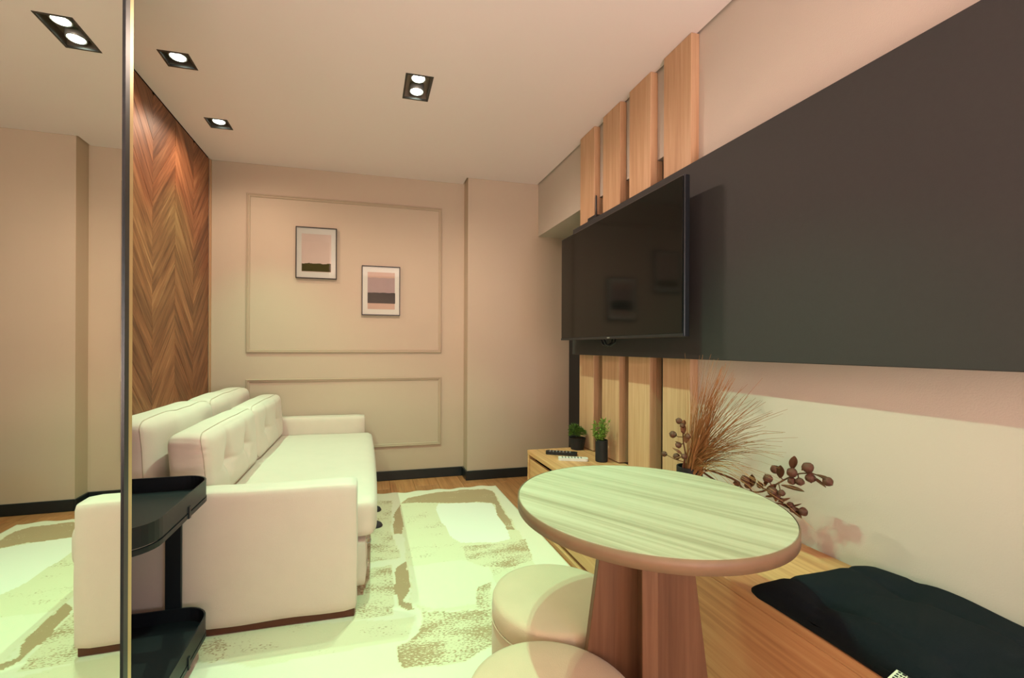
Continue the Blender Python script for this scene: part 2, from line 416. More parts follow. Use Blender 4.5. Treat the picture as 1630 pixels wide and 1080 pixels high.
# wall mouldings: mitred picture-rail rectangles
def moulding(name, x0, x1, z0, z1, label):
    wd = 0.026
    root = None
    segs = [((x0, z1), (x1, z1), (0, -1)), ((x1, z1), (x1, z0), (-1, 0)), ((x1, z0), (x0, z0), (0, 1)), ((x0, z0), (x0, z1), (1, 0))]
    prof = [(0, 0), (0, .010), (.004, .014), (.010, .014), (.012, .009), (.020, .009), (.026, .005), (.026, 0)]
    parts = []
    root = bpy.data.objects.new(name, None); C.objects.link(root); root['kind'] = 'structure'; root['label'] = label; root['category'] = 'trim'
    for (a, b, n) in segs:
        bm = bmesh.new(); rings = []
        d = Vector((b[0] - a[0], b[1] - a[1])); L = d.length; d.normalize()
        for end, P in ((0, a), (1, b)):
            ring = []
            for (u, h) in prof:
                q = Vector(P) + Vector(n) * u + d * (u if end == 0 else -u)
                ring.append(bm.verts.new((q.x, YB - h, q.y)))
            rings.append(ring)
        m_ = len(prof)
        for i in range(m_): bm.faces.new((rings[0][i], rings[0][(i + 1) % m_], rings[1][(i + 1) % m_], rings[1][i]))
        bm.faces.new(rings[0]); bm.faces.new(rings[1][::-1])
        obj('moulding_strip', bm, M_mould, root)
moulding('trim_2', -0.894, 0.613, 1.052, 2.274, 'large upper moulded rectangle on the back wall around the two pictures')
moulding('trim_3', -0.894, 0.613, 0.276, 0.848, 'low moulded rectangle on the back wall behind the sofa arm')

# ---------------------------------------------------------------- mirror on the near left
MX0, MY0, MS = -0.51, 1.83, 0.0165
def mpt(y, d=0.0): return (MX0 - MS * (y - MY0) - d, y)
bm = prism(bmesh.new(), [mpt(YF + .01, .012), mpt(1.098, .012), (XL + .01, 1.098), (XL + .01, YF + .01)], 0, H - .002)
struct('wall_partition', bm, M_wall, 'thick partition block carrying the tall mirror at the left edge', 'wall')
mir = thing('wall_mirror', 'tall frameless mirror sheet with black and brass edge strips at far left', 'mirror', (mpt(0)[0], 0, 0))
def mslab(name, y0, y1, d0, d1, z0, z1, m):
    px = mir.location.x
    bm = prism(bmesh.new(), [(mpt(y0, d1)[0] - px, y0), (mpt(y1, d1)[0] - px, y1), (mpt(y1, d0)[0] - px, y1), (mpt(y0, d0)[0] - px, y0)], z0, z1)
    return obj(name, bm, m, mir)
mslab('mirror_glass', YF + .02, 1.074, 0.0, 0.011, 0.003, H - .004, M_mir)
mslab('black_edge_strip', 1.0745, 1.093, -0.003, 0.011, 0.001, H - .004, M_black)
mslab('brass_edge_strip', 1.0935, 1.110, -0.002, 0.011, 0.001, H - .004, M_gold)

# ---------------------------------------------------------------- dark panel, slats, TV on the right wall
SX = 1.385
SL = [(2.495, 2.68), (2.205, 2.39), (1.93, 2.115), (1.645, 1.83)]
lab = ['oak wall slat beside the pillar, farthest from the table', 'second oak wall slat, behind the tall black pot',
       'third oak wall slat, between the tall pot and the vase', 'oak wall slat nearest the dried grass vase, its lower end beside the vase']
for (ya, yb), lb in zip(SL, lab):
    sb = box(-.0425, 0.0, -(yb - ya) / 2, (yb - ya) / 2, 0.0, H - .452 , .002, 1)
    bx(sb, 0.0, .028, max(-(yb - ya) / 2, YO + .012 - (ya + yb) / 2), (yb - ya) / 2, 0.0, ZS - .455)
    o = obj('wall_slat', sb, M_oakZ, None, (XR - .0005, (ya + yb) / 2, 0.4505))
    tag(o, lb, 'slat', 'vertical oak slats between bench and ceiling')
PX0, PX1, PZ0, PZ1 = 1.330, SX - .001, 1.055, 1.886
PYE = 2.675
pn = obj('wall_panel', box(PX0, PX1, YF + .05, PYE, PZ0, PZ1, .002, 1), M_panel)
tag(pn, 'long charcoal panel mounted across the slats and right wall behind the television', 'panel')
bm = box(PX1, XR - .001, YF + .1, 1.55, PZ0 + .05, PZ1 - .05)
obj('mounting_batten', bm, M_void, pn)
# television
TX = 1.22
tv = thing('television', 'large black flat television on a wall arm over the charcoal panel', 'television', (1.22, 2.04, 1.147))
tw0, tw1, th = -0.552, 0.575, 0.651
obj('housing', box(0.004, 0.030, tw0, tw1, 0, th, .004, 2), M_tvb, tv)
obj('screen', box(-0.001, 0.005, tw0 + .006, tw1 - .006, .014, th - .006, .001, 1), M_scr, tv)
obj('lower_bezel', box(-0.002, 0.004, tw0 + .002, tw1 - .002, 0.0005, .0135, .001, 1), M_tvb, tv)
o = obj('badge', box(-0.0034, -0.0021, -.012, .012, .004, .009, .0005, 1), M_chrome, tv)
o = obj('rear_bulge', box(0.030, 0.052, -.42, .42, .05, .42, .008, 2), M_tvb, tv)
o = obj('mount_arm', bx(bx(bmesh.new(), 0.052, 0.109, -.10, .10, .18, .42, .004, 1), .06, .1, -.03, .03, .05, .2), M_tvb, tv)
bm = bmesh.new()
for dy in (-.02, .01):
    tube(bm, [(0.05, .16 + dy, .05), (0.045, .15 + dy, .005), (0.05, .13 + dy, -.028), (0.06, .105 + dy, -.036), (.075, .085 + dy, -.02), (.08, .08 + dy, .02), (.08, .08 + dy, .07)], .006, 6)
obj('cable', bm, M_tvb, tv, None, True)
# router with antenna standing on the panel top
rt = thing('router', 'small black router with one upright antenna on top of the charcoal panel', 'router', (1.358, 2.44, PZ1))
obj('body', box(-.024, .024, -.055, .045, 0.0005, .022, .004, 2), M_tvb, rt)
obj('antenna', tube(bmesh.new(), [(0, -.02, .02), (0, -.02, .05), (0, -.02, .14), (0, -.02, .148)], [.0065, .0055, .0055, .003], 8), M_tvb, rt, None, True)

# ---------------------------------------------------------------- bench
BF, BZ, BE = 1.0, 0.445, 2.64
bench = thing('storage_bench', 'long low oak bench with drawers running along the right wall', 'bench', (1.2, 1.5, 0))
ox, oy = 1.2, 1.5
def bpart(name, x0, x1, y0, y1, z0, z1, m=M_oakY, bev=.002):
    return obj(name, box(x0 - ox, x1 - ox, y0 - oy, y1 - oy, z0, z1, bev, 1), m, bench)
BN = -1.3
bpart('bench_top', BF, XR - .001, BN, BE, BZ - .026, BZ)
bpart('side_panel', BF + .001, XR - .002, BE - .022, BE - .001, 0.001, BZ - .0265, M_oakY)
bpart('side_panel', BF + .001, XR - .002, BN, BN + .022, 0.001, BZ - .0265, M_oakY)
bpart('bottom_panel', BF + .001, XR - .002, BN + .023, BE - .023, 0.001, .03, M_oakY)
bpart('carcass_back', BF + .05, XR - .01, BN + .024, BE - .024, .031, BZ - .027, M_void, 0)
for (ya, yb) in ((1.78, BE - .025), (0.92 + .4, 1.776)):
    bpart('drawer_front', BF + .008, BF + .026, ya, yb, .052, BZ - .052)
bpart('front_panel', BF + .0005, BF + .02, BN + .023, 1.316, .0305, BZ - .0268)
bpart('divider', BF + .004, BF + .05, 1.300, 1.3155, .031, BZ - .0268)

# ---------------------------------------------------------------- sofa
sofa = thing('sofa_bed', 'cream linen sofa bed with low arms along the chevron wall', 'sofa', (-0.6, 2.7, 0))
sx, sy = -0.6, 2.7
def soft(name, x0, x1, y0, y1, z0, z1, p=9, n=16, m=M_sofa, disp=None, bulge=(0, 0, 0), parent=sofa, lean=0):
    bm = cushion(x0, x1, y0, y1, z0, z1, p, n, disp, bulge, lean)
    bmesh.ops.translate(bm, verts=bm.verts, vec=(-sx, -sy, 0))
    return obj(name, bm, m, parent, None, True)
def wob(amp, sc, seed):
    def f(pos, c):
        v = noise.noise(Vector((pos.x * sc + seed, pos.y * sc, pos.z * sc))) * amp
        return (v, v * .6, v)
    return f
soft('near_armrest', -1.12, -0.034, 1.822, 1.935, 0.040, 0.552, 7, 22, disp=wob(.004, 5, 1), bulge=(0, .004, .004))
soft('far_armrest', -1.12, -0.012, 3.535, 3.640, 0.040, 0.560, 7, 18, disp=wob(.003, 5, 3), bulge=(0, .003, .004))
soft('back_frame', -1.135, -0.975, 1.94, 3.53, 0.040, 0.72, 8, 14)
def seatd(pos, c):
    v = noise.noise(Vector((pos.x * 3, pos.y * 2.2, 1.7))) * .008
    v += noise.noise(Vector((pos.x * 14, pos.y * 9, 3.1))) * .002
    return (0, 0, v if c[2] > 0 else 0)
soft('seat_mattress', -0.975, 0.046, 1.945, 3.53, 0.27, 0.440, 4.5, 30, disp=seatd, bulge=(.012, 0, .004))
soft('pull_out_base', -0.97, 0.006, 1.955, 3.52, 0.055, 0.268, 9, 12)
# seam and pull loop of the pull-out front
obj('front_seam', tube(bmesh.new(), [(0.009 - sx, 1.97 - sy, .262), (0.009 - sx, 3.5 - sy, .262)], .004, 6), M_sofa2, sofa, None, True)
for yy in (2.02,):
    bm = tube(bmesh.new(), [(0.010 - sx + .012 * math.sin(a) , yy - sy, .235 + .012 * math.cos(a)) for a in [i * PI / 6 for i in range(12)]], .0022, 5, True)
    obj('pull_loop', bm, M_chrome, sofa, None, True)
obj('leather_pull', box(0.006 - sx, .012 - sx, 1.99 - sy, 2.03 - sy, .13, .15, .002, 1), M_sofa2, sofa)
obj('plinth', box(-1.10 - sx, -0.045 - sx, 1.835 - sy, 3.63 - sy, 0.0135, 0.045, .002, 1), M_plinth, sofa)
for yy in (2.98, 2.72):
    bm = bmesh.new()
    prof = [(0.045, 0), (0.047, .006), (.040, .02), (.022, .031), (0, .034)]
    lathe(bm, prof, 24); bmesh.ops.scale(bm, vec=(1.15, .8, 1), verts=bm.verts)
    bmesh.ops.translate(bm, verts=bm.verts, vec=(0.045 - sx, yy - sy, .0135))
    obj('foot', bm, M_foot, sofa, None, True)
# loose back cushions
def tuft(points, depth, rad, crease):
    def f(pos, c):
        d = 0
        if c[0] > .35:
            for (ty, tz) in points:
                dy, dz = pos.y - ty, pos.z - tz
                d -= depth * math.exp(-(dy * dy + dz * dz) / (rad * rad))
                d -= crease * math.exp(-(dy / .014) ** 2) * math.exp(-((dz) / .13) ** 2)
                d -= crease * .8 * math.exp(-((dz + .12 * abs(dy)) / .012) ** 2) * math.exp(-(dy / .09) ** 2)
        e = noise.noise(Vector((pos.x * 9, pos.y * 6, pos.z * 9))) * .006
        endw = 0
        if abs(c[1]) > .97: endw = noise.noise(Vector((pos.x * 8, pos.y * 3, pos.z * 38))) * .006
        return (d + e * .5, math.copysign(endw, c[1]), e * .7)
    return f
def back_cushion(name, lbl, x0, x1, y0, y1, z0, z1, tufts, lean=0.0, seam=True):
    t = thing(name, lbl, 'cushion', ((x0 + x1) / 2, (y0 + y1) / 2, z0), 0, 'loose cushions on the sofa')
    hx, hy, hz = (x1 - x0) / 2, (y1 - y0) / 2, (z1 - z0) / 2
    f = tuft(tufts, .030, .05, .014) if tufts else wob(.008, 7, y0)
    bm = cushion(-hx, hx, -hy, hy, 0, 2 * hz, 4.2, 44 if tufts else 26, f, (.012, .004, .008), 0)
    for v in bm.verts: v.co.x += lean * v.co.z
    body = obj('cushion_body', bm, M_sofa, t, None, True)
    if seam:   # piping round the front face
        from mathutils.bvhtree import BVHTree
        bw = bmesh.new(); bw.from_mesh(body.data); bv = BVHTree.FromBMesh(bw); bw.free()
        pts = []; r = .05; xx = hx * .74
        ring = rrect(-hy, hy, 0, 2 * hz, .05, 6); dense = []
        for q in range(len(ring)):
            a_, b_3 = Vector(ring[q]), Vector(ring[(q + 1) % len(ring)])
            m2 = max(1, int((b_3 - a_).length / .05))
            for w2 in range(m2): dense.append(a_.lerp(b_3, w2 / m2))
        for d2 in dense:
            # cast from outside towards the core of the cushion at the seam depth
            core = Vector((0, max(-hy + .07, min(hy - .07, d2.x)), max(.07, min(2 * hz - .07, d2.y))))
            o3 = Vector((0, d2.x, d2.y)); dir3 = (o3 - core)
            if dir3.length < 1e-4: continue
            dir3.normalize(); start = core + dir3 * .25
            start.x = xx + lean * start.z; dd3 = -dir3
            hit = bv.ray_cast(start, dd3, .4)
            if hit[0]: pts.append(hit[0] + dir3 * .0008)
        obj('piping', tube(bmesh.new(), pts, .0020, 6, True), M_sofa2, t, None, True)
    return t
SZ = 0.437
back_cushion('back_cushion', 'smooth rear sofa cushion nearest the mirror, against the chevron wall', -.968, -.805, 1.945, 2.722, SZ + .004, .808, None, lean=-.05)
back_cushion('back_cushion', 'smooth rear sofa cushion nearest the moulded wall', -.968, -.805, 2.728, 3.52, SZ + .004, .806, None, lean=-.05)
back_cushion('back_cushion', 'buttoned front sofa cushion closest to the black tray table', -.745, -.590, 1.945, 2.722, SZ + .004, .752, [(-.16, .0), (.15, .0)], lean=-.07)
back_cushion('back_cushion', 'buttoned front sofa cushion closest to the far arm', -.745, -.590, 2.728, 3.50, SZ + .004, .752, [(-.16, .0), (.15, .0)], lean=-.07)

# ---------------------------------------------------------------- black tray table
tt = thing('tray_table', 'black two-tier tray side table between mirror edge and sofa arm', 'side table', (-0.74, 1.52, 0))
def tray(z_rim, h, name):
    x0, x1, y0, y1, r = -.215, .205, -.245, .245, .085
    bm = bmesh.new()
    o_ = rrect(x0, x1, y0, y1, r, 8); i_ = rrect(x0 + .005, x1 - .005, y0 + .005, y1 - .005, r - .005, 8)
    n = len(o_)
    def ring(p, z): return [bm.verts.new((a, b, z)) for a, b in p]
    A = ring(o_, z_rim - h); B = ring(o_, z_rim); Cc = ring(i_, z_rim); D = ring(i_, z_rim - h + .008)
    bm.faces.new(A[::-1]); bm.faces.new(D)
    for P, Q in ((A, B), (B, Cc), (Cc, D)):
        for i in range(n): bm.faces.new((P[i], P[(i + 1) % n], Q[(i + 1) % n], Q[i]))
    o = obj(name, bm, M_tray, tt)
    # carrying ring under the tray
    bm = bmesh.new()
    o2 = rrect(x0 - .001, x1 + .001, y0 - .001, y1 + .001, r, 8); i2 = rrect(x0 + .006, x1 - .006, y0 + .006, y1 - .006, r - .006, 8)
    zt, zb = z_rim - h - .004, z_rim - h - .018
    A = ring2 = [bm.verts.new((a, b, zb)) for a, b in o2]; B = [bm.verts.new((a, b, zt)) for a, b in o2]
    Cc = [bm.verts.new((a, b, zt)) for a, b in i2]; D = [bm.verts.new((a, b, zb)) for a, b in i2]
    for P, Q in ((A, B), (B, Cc), (Cc, D), (D, A)):
        for i in range(n): bm.faces.new((P[i], P[(i + 1) % n], Q[(i + 1) % n], Q[i]))
    obj('carrier_ring', bm, M_tray, tt)
    # clips that hold the tray on its ring
    for (cx_, cy_, dx, dy) in ((x1, .02, .004, .007), (x0, .02, .004, .007)):
        bm = box(cx_ - dx, cx_ + dx, cy_ - dy, cy_ + dy, z_rim - h - .020, z_rim - h + .018, .001, 1)
        obj('clip', bm, M_tray, tt)
tray(.640, .055, 'upper_tray'); tray(.170, .055, 'lower_tray')
for xx in (.055, -.16):
    obj('post', box(xx - .003, xx + .048, .2455, .2575, .02, .585, .002, 1), M_tray, tt)
for yy in (-.18, .18):
    obj('base_rail', box(-.16, .16, yy - .012, yy + .012, .013, .097, .002, 1), M_tray, tt)

# ---------------------------------------------------------------- rug
def onz(x, y, z=0.0):
    a = (x - CX) / FPX; b = -(y - CY) / FPX
    d = a * rr + b * uu + _f
    t = (z - HC) / d.z
    return (d.x * t, d.y * t)
SHAPES = [  # (value, outline traced on the rug, in floor metres)
    (0.42, [(636, 806), (680, 792), (745, 785), (788, 786), (803, 815), (826, 850), (852, 905), (830, 950), (782, 974), (672, 980), (655, 962), (652, 930), (641, 850)]),
    (0.22, [(653, 905), (740, 895), (780, 905), (790, 935), (770, 965), (690, 976), (656, 965)]),
    (0.78, [(636.7, 805.6), (648.7, 796), (674.5, 790), (709, 785.8), (743, 782.4), (772.4, 781.5), (786, 785), (788.8, 790), (789.6, 796), (801.6, 816), (819.7, 846.8), (806.8, 846.8), (793, 826), (788, 807), (782.7, 804), (760, 802), (734.6, 804), (709, 804), (680, 803), (655, 804)]),
    (-0.3, [(693, 812), (700, 805.5), (752, 803), (782.7, 805), (791, 819), (810, 853), (812, 862), (786, 867.5), (735, 867.5), (721, 860), (704, 836)]),
    (0.78, [(636.7, 807), (639, 824.5), (641.9, 841.7), (641, 854), (627, 854), (625, 836.5), (626.4, 822.8)]),
    (0.78, [(647.9, 897.7), (651, 921), (651, 947.6), (643.8, 961.8), (658, 966), (660, 976), (648.9, 976.5), (636.7, 968), (627.5, 947.6), (627.5, 929), (632.6, 908.9)]),
    (0.60, [(672.3, 980), (720, 979), (781, 974), (800, 1000), (790, 1031), (769, 1043), (742.6, 1057.5), (691.6, 1065.7), (642.8, 1071.4), (634.6, 1059.6), (628.5, 1034), (648.9, 1029), (665, 1014.8), (671, 998.5)]),
    (0.56, [(738, 873), (800, 868), (836, 862), (848, 895), (815, 907), (770, 907), (740, 895)]),
    (0.53, [(760, 940), (781, 930), (783, 972), (760, 974)]),
    (0.52, [(560, 915), (625, 903), (628, 983), (560, 994)]),
    (0.50, [(596, 800), (624, 800), (622, 850), (640, 893), (585, 900), (585, 830)]),
    (0.40, [(330, 1012), (480, 1000), (640, 990), (660, 985), (650, 1025), (470, 1055), (400, 1070), (340, 1052)]),
    (0.50, [(305, 1038), (318, 1022), (345, 1020), (364, 1032), (362, 1052), (340, 1062), (312, 1060)]),
]
SH = [(v, [onz(x, y) for x, y in P]) for v, P in SHAPES]
SH += [(0.8, [(-.35, 1.25), (-.05, 1.2), (.1, 1.02), (.0, .85), (-.3, .9), (-.42, 1.1)]), (0.6, [(.1, .75), (.55, .7), (.6, .4), (.15, .35)]),
       (0.7, [(-.5, .7), (-.15, .65), (-.2, .3), (-.5, .35)])]
def inside(px, py, P):
    c = False; j = len(P) - 1
    for i in range(len(P)):
        xi, yi = P[i]; xj, yj = P[j]
        if (yi > py) != (yj > py) and px < (xj - xi) * (py - yi) / (yj - yi) + xi: c = not c
        j = i
    return c
RX0, RX1, RY0, RY1 = -0.60, 1.0 - .012, 0.15, 3.315
nx, ny = 198, 396
verts = []; vals = []
BB = [(v, P, min(p[0] for p in P), max(p[0] for p in P), min(p[1] for p in P), max(p[1] for p in P)) for v, P in SH]
for j in range(ny + 1):
    for i in range(nx + 1):
        x_ = RX0 + (RX1 - RX0) * i / nx; y_ = RY0 + (RY1 - RY0) * j / ny
        wx = noise.noise(Vector((x_ * 9, y_ * 9, 0))) * .012; wy = noise.noise(Vector((x_ * 9, y_ * 9, 7))) * .012
        val = 0.12
        for v, P, a0, a1, b0, b1 in BB:
            if a0 <= x_ + wx <= a1 and b0 <= y_ + wy <= b1 and inside(x_ + wx, y_ + wy, P): val = v
        vals.append(val)
        yy = y_ + (0.010 * math.sin(x_ * 38) + .008 * math.sin(x_ * 17)) * max(0, (y_ - 3.2) / .115)
        xx = x_ + (0.006 * math.sin(y_ * 11)) * max(0, (-0.5 - x_) / .1)
        verts.append((xx, yy, .012 + noise.noise(Vector((x_ * 2.5, y_ * 2.5, 2))) * .0008))
n1 = len(verts)
faces = [(j * (nx + 1) + i, j * (nx + 1) + i + 1, (j + 1) * (nx + 1) + i + 1, (j + 1) * (nx + 1) + i) for j in range(ny) for i in range(nx)]
edge = [i for i in range(nx + 1)] + [j * (nx + 1) + nx for j in range(1, ny + 1)] + [ny * (nx + 1) + i for i in range(nx - 1, -1, -1)] + [j * (nx + 1) for j in range(ny - 1, 0, -1)]
for k_ in edge: verts.append((verts[k_][0], verts[k_][1], 0.0008)); vals.append(0.12)
m_ = len(edge)
for q in range(m_): faces.append((edge[(q + 1) % m_], edge[q], n1 + q, n1 + (q + 1) % m_))
faces.append(tuple(n1 + q for q in range(m_))[::-1])
me = bpy.data.meshes.new('rug'); me.from_pydata(verts, [], faces); me.update()
at = me.attributes.new('pattern', 'FLOAT', 'POINT'); at.data.foreach_set('value', vals)
for p in me.polygons: p.use_smooth = len(p.vertices) == 4
rm = bpy.data.materials.new('rug_pile'); rm.use_nodes = True; nt = rm.node_tree; L = nt.links.new
b = nt.nodes['Principled BSDF']; b.inputs['Roughness'].default_value = 0.95; b.inputs['Specular IOR Level'].default_value = 0.1; b.inputs['Sheen Weight'].default_value = 0.15
ta = nt.nodes.new('ShaderNodeAttribute'); ta.attribute_name = 'pattern'
tc = nt.nodes.new('ShaderNodeTexCoord')
mp = nt.nodes.new('ShaderNodeMapping'); mp.inputs['Scale'].default_value = (1, 2.0, 1); L(tc.outputs['Object'], mp.inputs['Vector'])
na = nt.nodes.new('ShaderNodeTexNoise'); na.inputs['Scale'].default_value = 85; na.inputs['Detail'].default_value = 5; L(mp.outputs[0], na.inputs['Vector'])
nb = nt.nodes.new('ShaderNodeTexNoise'); nb.inputs['Scale'].default_value = 5; nb.inputs['Detail'].default_value = 5; L(mp.outputs[0], nb.inputs['Vector'])
s1 = nt.nodes.new('ShaderNodeMath'); s1.operation = 'MULTIPLY_ADD'; s1.inputs[1].default_value = 1.5; L(na.outputs['Fac'], s1.inputs[0]); 
s2 = nt.nodes.new('ShaderNodeMath'); s2.operation = 'MULTIPLY_ADD'; s2.inputs[1].default_value = 1.3; s2.inputs[2].default_value = -1.4; L(nb.outputs['Fac'], s2.inputs[0]); L(s2.outputs[0], s1.inputs[2])
s3 = nt.nodes.new('ShaderNodeMath'); s3.operation = 'MULTIPLY_ADD'; s3.inputs[1].default_value = 1.7; s3.inputs[2].default_value = -1.0; L(ta.outputs['Fac'], s3.inputs[0])
s4 = nt.nodes.new('ShaderNodeMath'); s4.operation = 'ADD'; L(s1.outputs[0], s4.inputs[0]); L(s3.outputs[0], s4.inputs[1])
r1 = nt.nodes.new('ShaderNodeMapRange'); r1.interpolation_type = 'SMOOTHSTEP'; r1.inputs[1].default_value = -0.12; r1.inputs[2].default_value = 0.12; L(s4.outputs[0], r1.inputs[0])
cm = nt.nodes.new('ShaderNodeValToRGB'); e = cm.color_ramp.elements   # base tone from the pattern value
e[0].position = 0.0; e[0].color = (0.86, 0.82, 0.74, 1); e[1].position = 0.6; e[1].color = (0.74, 0.67, 0.48, 1)
x2 = e.new(0.12); x2.color = (0.80, 0.74, 0.60, 1)
x3 = e.new(0.42); x3.color = (0.75, 0.69, 0.50, 1)
L(ta.outputs['Fac'], cm.inputs[0])
dk = nt.nodes.new('ShaderNodeMix'); dk.data_type = 'RGBA'; L(r1.outputs[0], dk.inputs[0]); L(cm.outputs[0], dk.inputs[6]); dk.inputs[7].default_value = (0.46, 0.315, 0.19, 1)
L(dk.outputs[2], b.inputs['Base Color'])
bp = nt.nodes.new('ShaderNodeBump'); bp.inputs['Strength'].default_value = 0.4; bp.inputs['Distance'].default_value = 0.002; L(na.outputs['Fac'], bp.inputs['Height']); L(bp.outputs[0], b.inputs['Normal'])
me.materials.append(rm)
rug = bpy.data.objects.new('area_rug', me); C.objects.link(rug)
tag(rug, 'large pale rug with mottled brown abstract shapes on the oak floor', 'rug')

# ---------------------------------------------------------------- round table
TC = (0.6827, 0.9702); TZ = 0.72; TR = 0.319
tb = thing('round_table', 'round pedestal table with pale oak top and brown crossed board base', 'table', (TC[0], TC[1], 0.0125))
zt = TZ - .0125
obj('tabletop', lathe(bmesh.new(), [(0, zt - .030), (TR - .003, zt - .030), (TR - .003, zt - .0015), (TR - .0045, zt), (0, zt)], 128), M_tabT, tb)
eb = bmesh.new(); 
lathe(eb, [(TR - .0025, zt - .0295), (TR, zt - .029), (TR, zt - .001), (TR - .0025, zt - .0002)], 128)
obj('edge_band', eb, M_tabE, tb, None, True)
def fin(dirx, diry, w_top, w_bot, th, name, t0=0.0):
    bm = bmesh.new()
    n_ = Vector((-diry, dirx, 0)) * th / 2; d_ = Vector((dirx, diry, 0))
    pts = [d_ * t0 - n_, d_ * w_bot - n_, d_ * w_top - n_ + Vector((0, 0, zt - .031)), d_ * t0 - n_ + Vector((0, 0, zt - .031))]
    extr(bm, pts, n_ * 2)
    bmesh.ops.bevel(bm, geom=bm.edges[:], offset=.0015, segments=1, affect='EDGES')
    return obj(name, bm, M_tabB, tb)
da = Vector((.94, -.34)).normalized(); db = Vector((-.45, -.89)).normalized()
fin(da.x, da.y, .100, .182, .036, 'base_board', .018); fin(-da.x, -da.y, .100, .182, .036, 'base_board', .018)
fin(db.x, db.y, .085, .120, .036, 'base_board', .0); fin(-db.x, -db.y, .100, .182, .036, 'base_board', .001)

# ---------------------------------------------------------------- stools
def stool(lbl, x_, y_, r):
    t = thing('pouf_stool', lbl, 'stool', (x_, y_, .0125), 0, 'round upholstered stools by the table')
    h = .3375 - .005
    prof = [(0, .012), (r * .96, .012), (r * .985, .02), (r, .06), (r * 1.005, .2), (r, h - .075), (r * .985, h - .068)]
    obj('drum', lathe(bmesh.new(), prof, 64), M_stool, t, None, True)
    prof = [(r * .985, h - .068), (r * 1.0, h - .060), (r * 1.006, h - .035), (r * .995, h - .014), (r * .97, h - .004), (r * .9, h + .001), (r * .6, h + .004), (0, h + .005)]
    obj('seat_pad', lathe(bmesh.new(), prof, 64), M_stool, t, None, True)
    obj('seam', tube(bmesh.new(), [(r * .998 * math.cos(a), r * .998 * math.sin(a), h - .068) for a in [2 * PI * i / 64 for i in range(64)]], .0025, 5, True), M_stool, t, None, True)
    for i in range(4):
        a = PI / 4 + i * PI / 2
        obj('glide', lathe(bmesh.new(), [(0, 0), (.015, 0), (.015, .012), (0, .012)], 12, (r * .7 * math.cos(a), r * .7 * math.sin(a), 0)), M_black, t)
stool('tan suede pouf stool between the rug and the table base', 0.570, 1.243, .199)
stool('tan suede pouf stool nearest the bottom edge of the picture', 0.3947, 0.8784, .193)

# ---------------------------------------------------------------- seat cushion on the bench
CXm, CYm = 1.192, 0.425
cu = thing('bench_cushion', 'black tufted bench cushion with a printed care tag against the right wall', 'cushion', (CXm, CYm, BZ))
def cuf(pos, c):
    d = 0
    if c[2] > 0:
        for ty in (-.38, -.13, .12, .37):
            for tx in (-.11, .09):
                r2 = (pos.x - tx) ** 2 + (pos.y - ty) ** 2
                d -= .020 * math.exp(-r2 / .0022)
        for ty in (-.38, -.13, .12, .37):
            d -= .007 * math.exp(-((pos.y - ty + .03 * math.sin(pos.x * 20)) / .012) ** 2)
        for tx in (-.11, .09):
            d -= .006 * math.exp(-((pos.x - tx) / .012) ** 2)
        d += noise.noise(Vector((pos.x * 7, pos.y * 7, 0))) * .010
    e = noise.noise(Vector((pos.x * 5 + 3, pos.y * 5, 4))) * .012 * (1 if max(abs(c[0]), abs(c[1])) > .9 else 0)
    return (e, e, d)
bm = cushion(-.205, .205, -.5, .5, 0.0, .062, 2.6, 46, cuf, (0, 0, .010))
for v in bm.verts:
    cc = (min(1, abs(v.co.x) / .205) ** 5) * (min(1, max(0, (abs(v.co.y) - .30) / .20)) ** 3)
    v.co.z = .014 + (v.co.z - .014) * (1 - .62 * cc)
    c8 = cc ** 2
    v.co.x += math.copysign(0.022 * c8, v.co.x); v.co.y += math.copysign(.036 * c8, v.co.y)
    v.co.z = max(v.co.z, .0006)
obj('cushion_body', bm, M_navy, cu, None, True)
tg = obj('care_tag', box(-.034, 0, -.060, 0, 0, .0012), M_tagm, cu)
tg.location = (0.993 - CXm, .618 - CYm, .0425); tg.rotation_euler = (-.02, -.30, .10)
obj('tag_border', box(-.0035, -.0008, -.0595, -.0005, .0013, .0018), M_red, tg)
for r_ in range(4):
    yy_ = -.004
    while yy_ > -.055:
        wv = random.uniform(.003, .007)
        obj('print_mark', box(-.0095 - r_ * .0062, -.0060 - r_ * .0062, yy_ - wv, yy_, .0013, .0017), M_ink, tg)
        yy_ -= wv + .0018

# ---------------------------------------------------------------- remotes
def remote(lbl, x_, y_, rz, ln, wd, m, mb, th=.014):
    t = thing('remote_control', lbl, 'remote', (x_, y_, BZ), rz)
    obj('shell', prism(bmesh.new(), rrect(-ln / 2, ln / 2, -wd / 2, wd / 2, wd * .3, 4), .0005, th), m, t)
    for i in range(7):
        for j in range(3):
            obj('button', lathe(bmesh.new(), [(0, 0), (.0042, 0), (.0038, .0022), (0, .0024)], 8, (-ln * .36 + i * ln * .105, (j - 1) * wd * .26, th)), mb, t)
    return t
remote('black television remote on the bench behind the white one', 1.16, 2.475, math.radians(-28), .19, .05, M_tvb, M_grey, .018)
remote('white air conditioner remote on the bench in front of the black one', 1.168, 2.335, math.radians(-22), .17, .046, M_white, M_grey, .016)

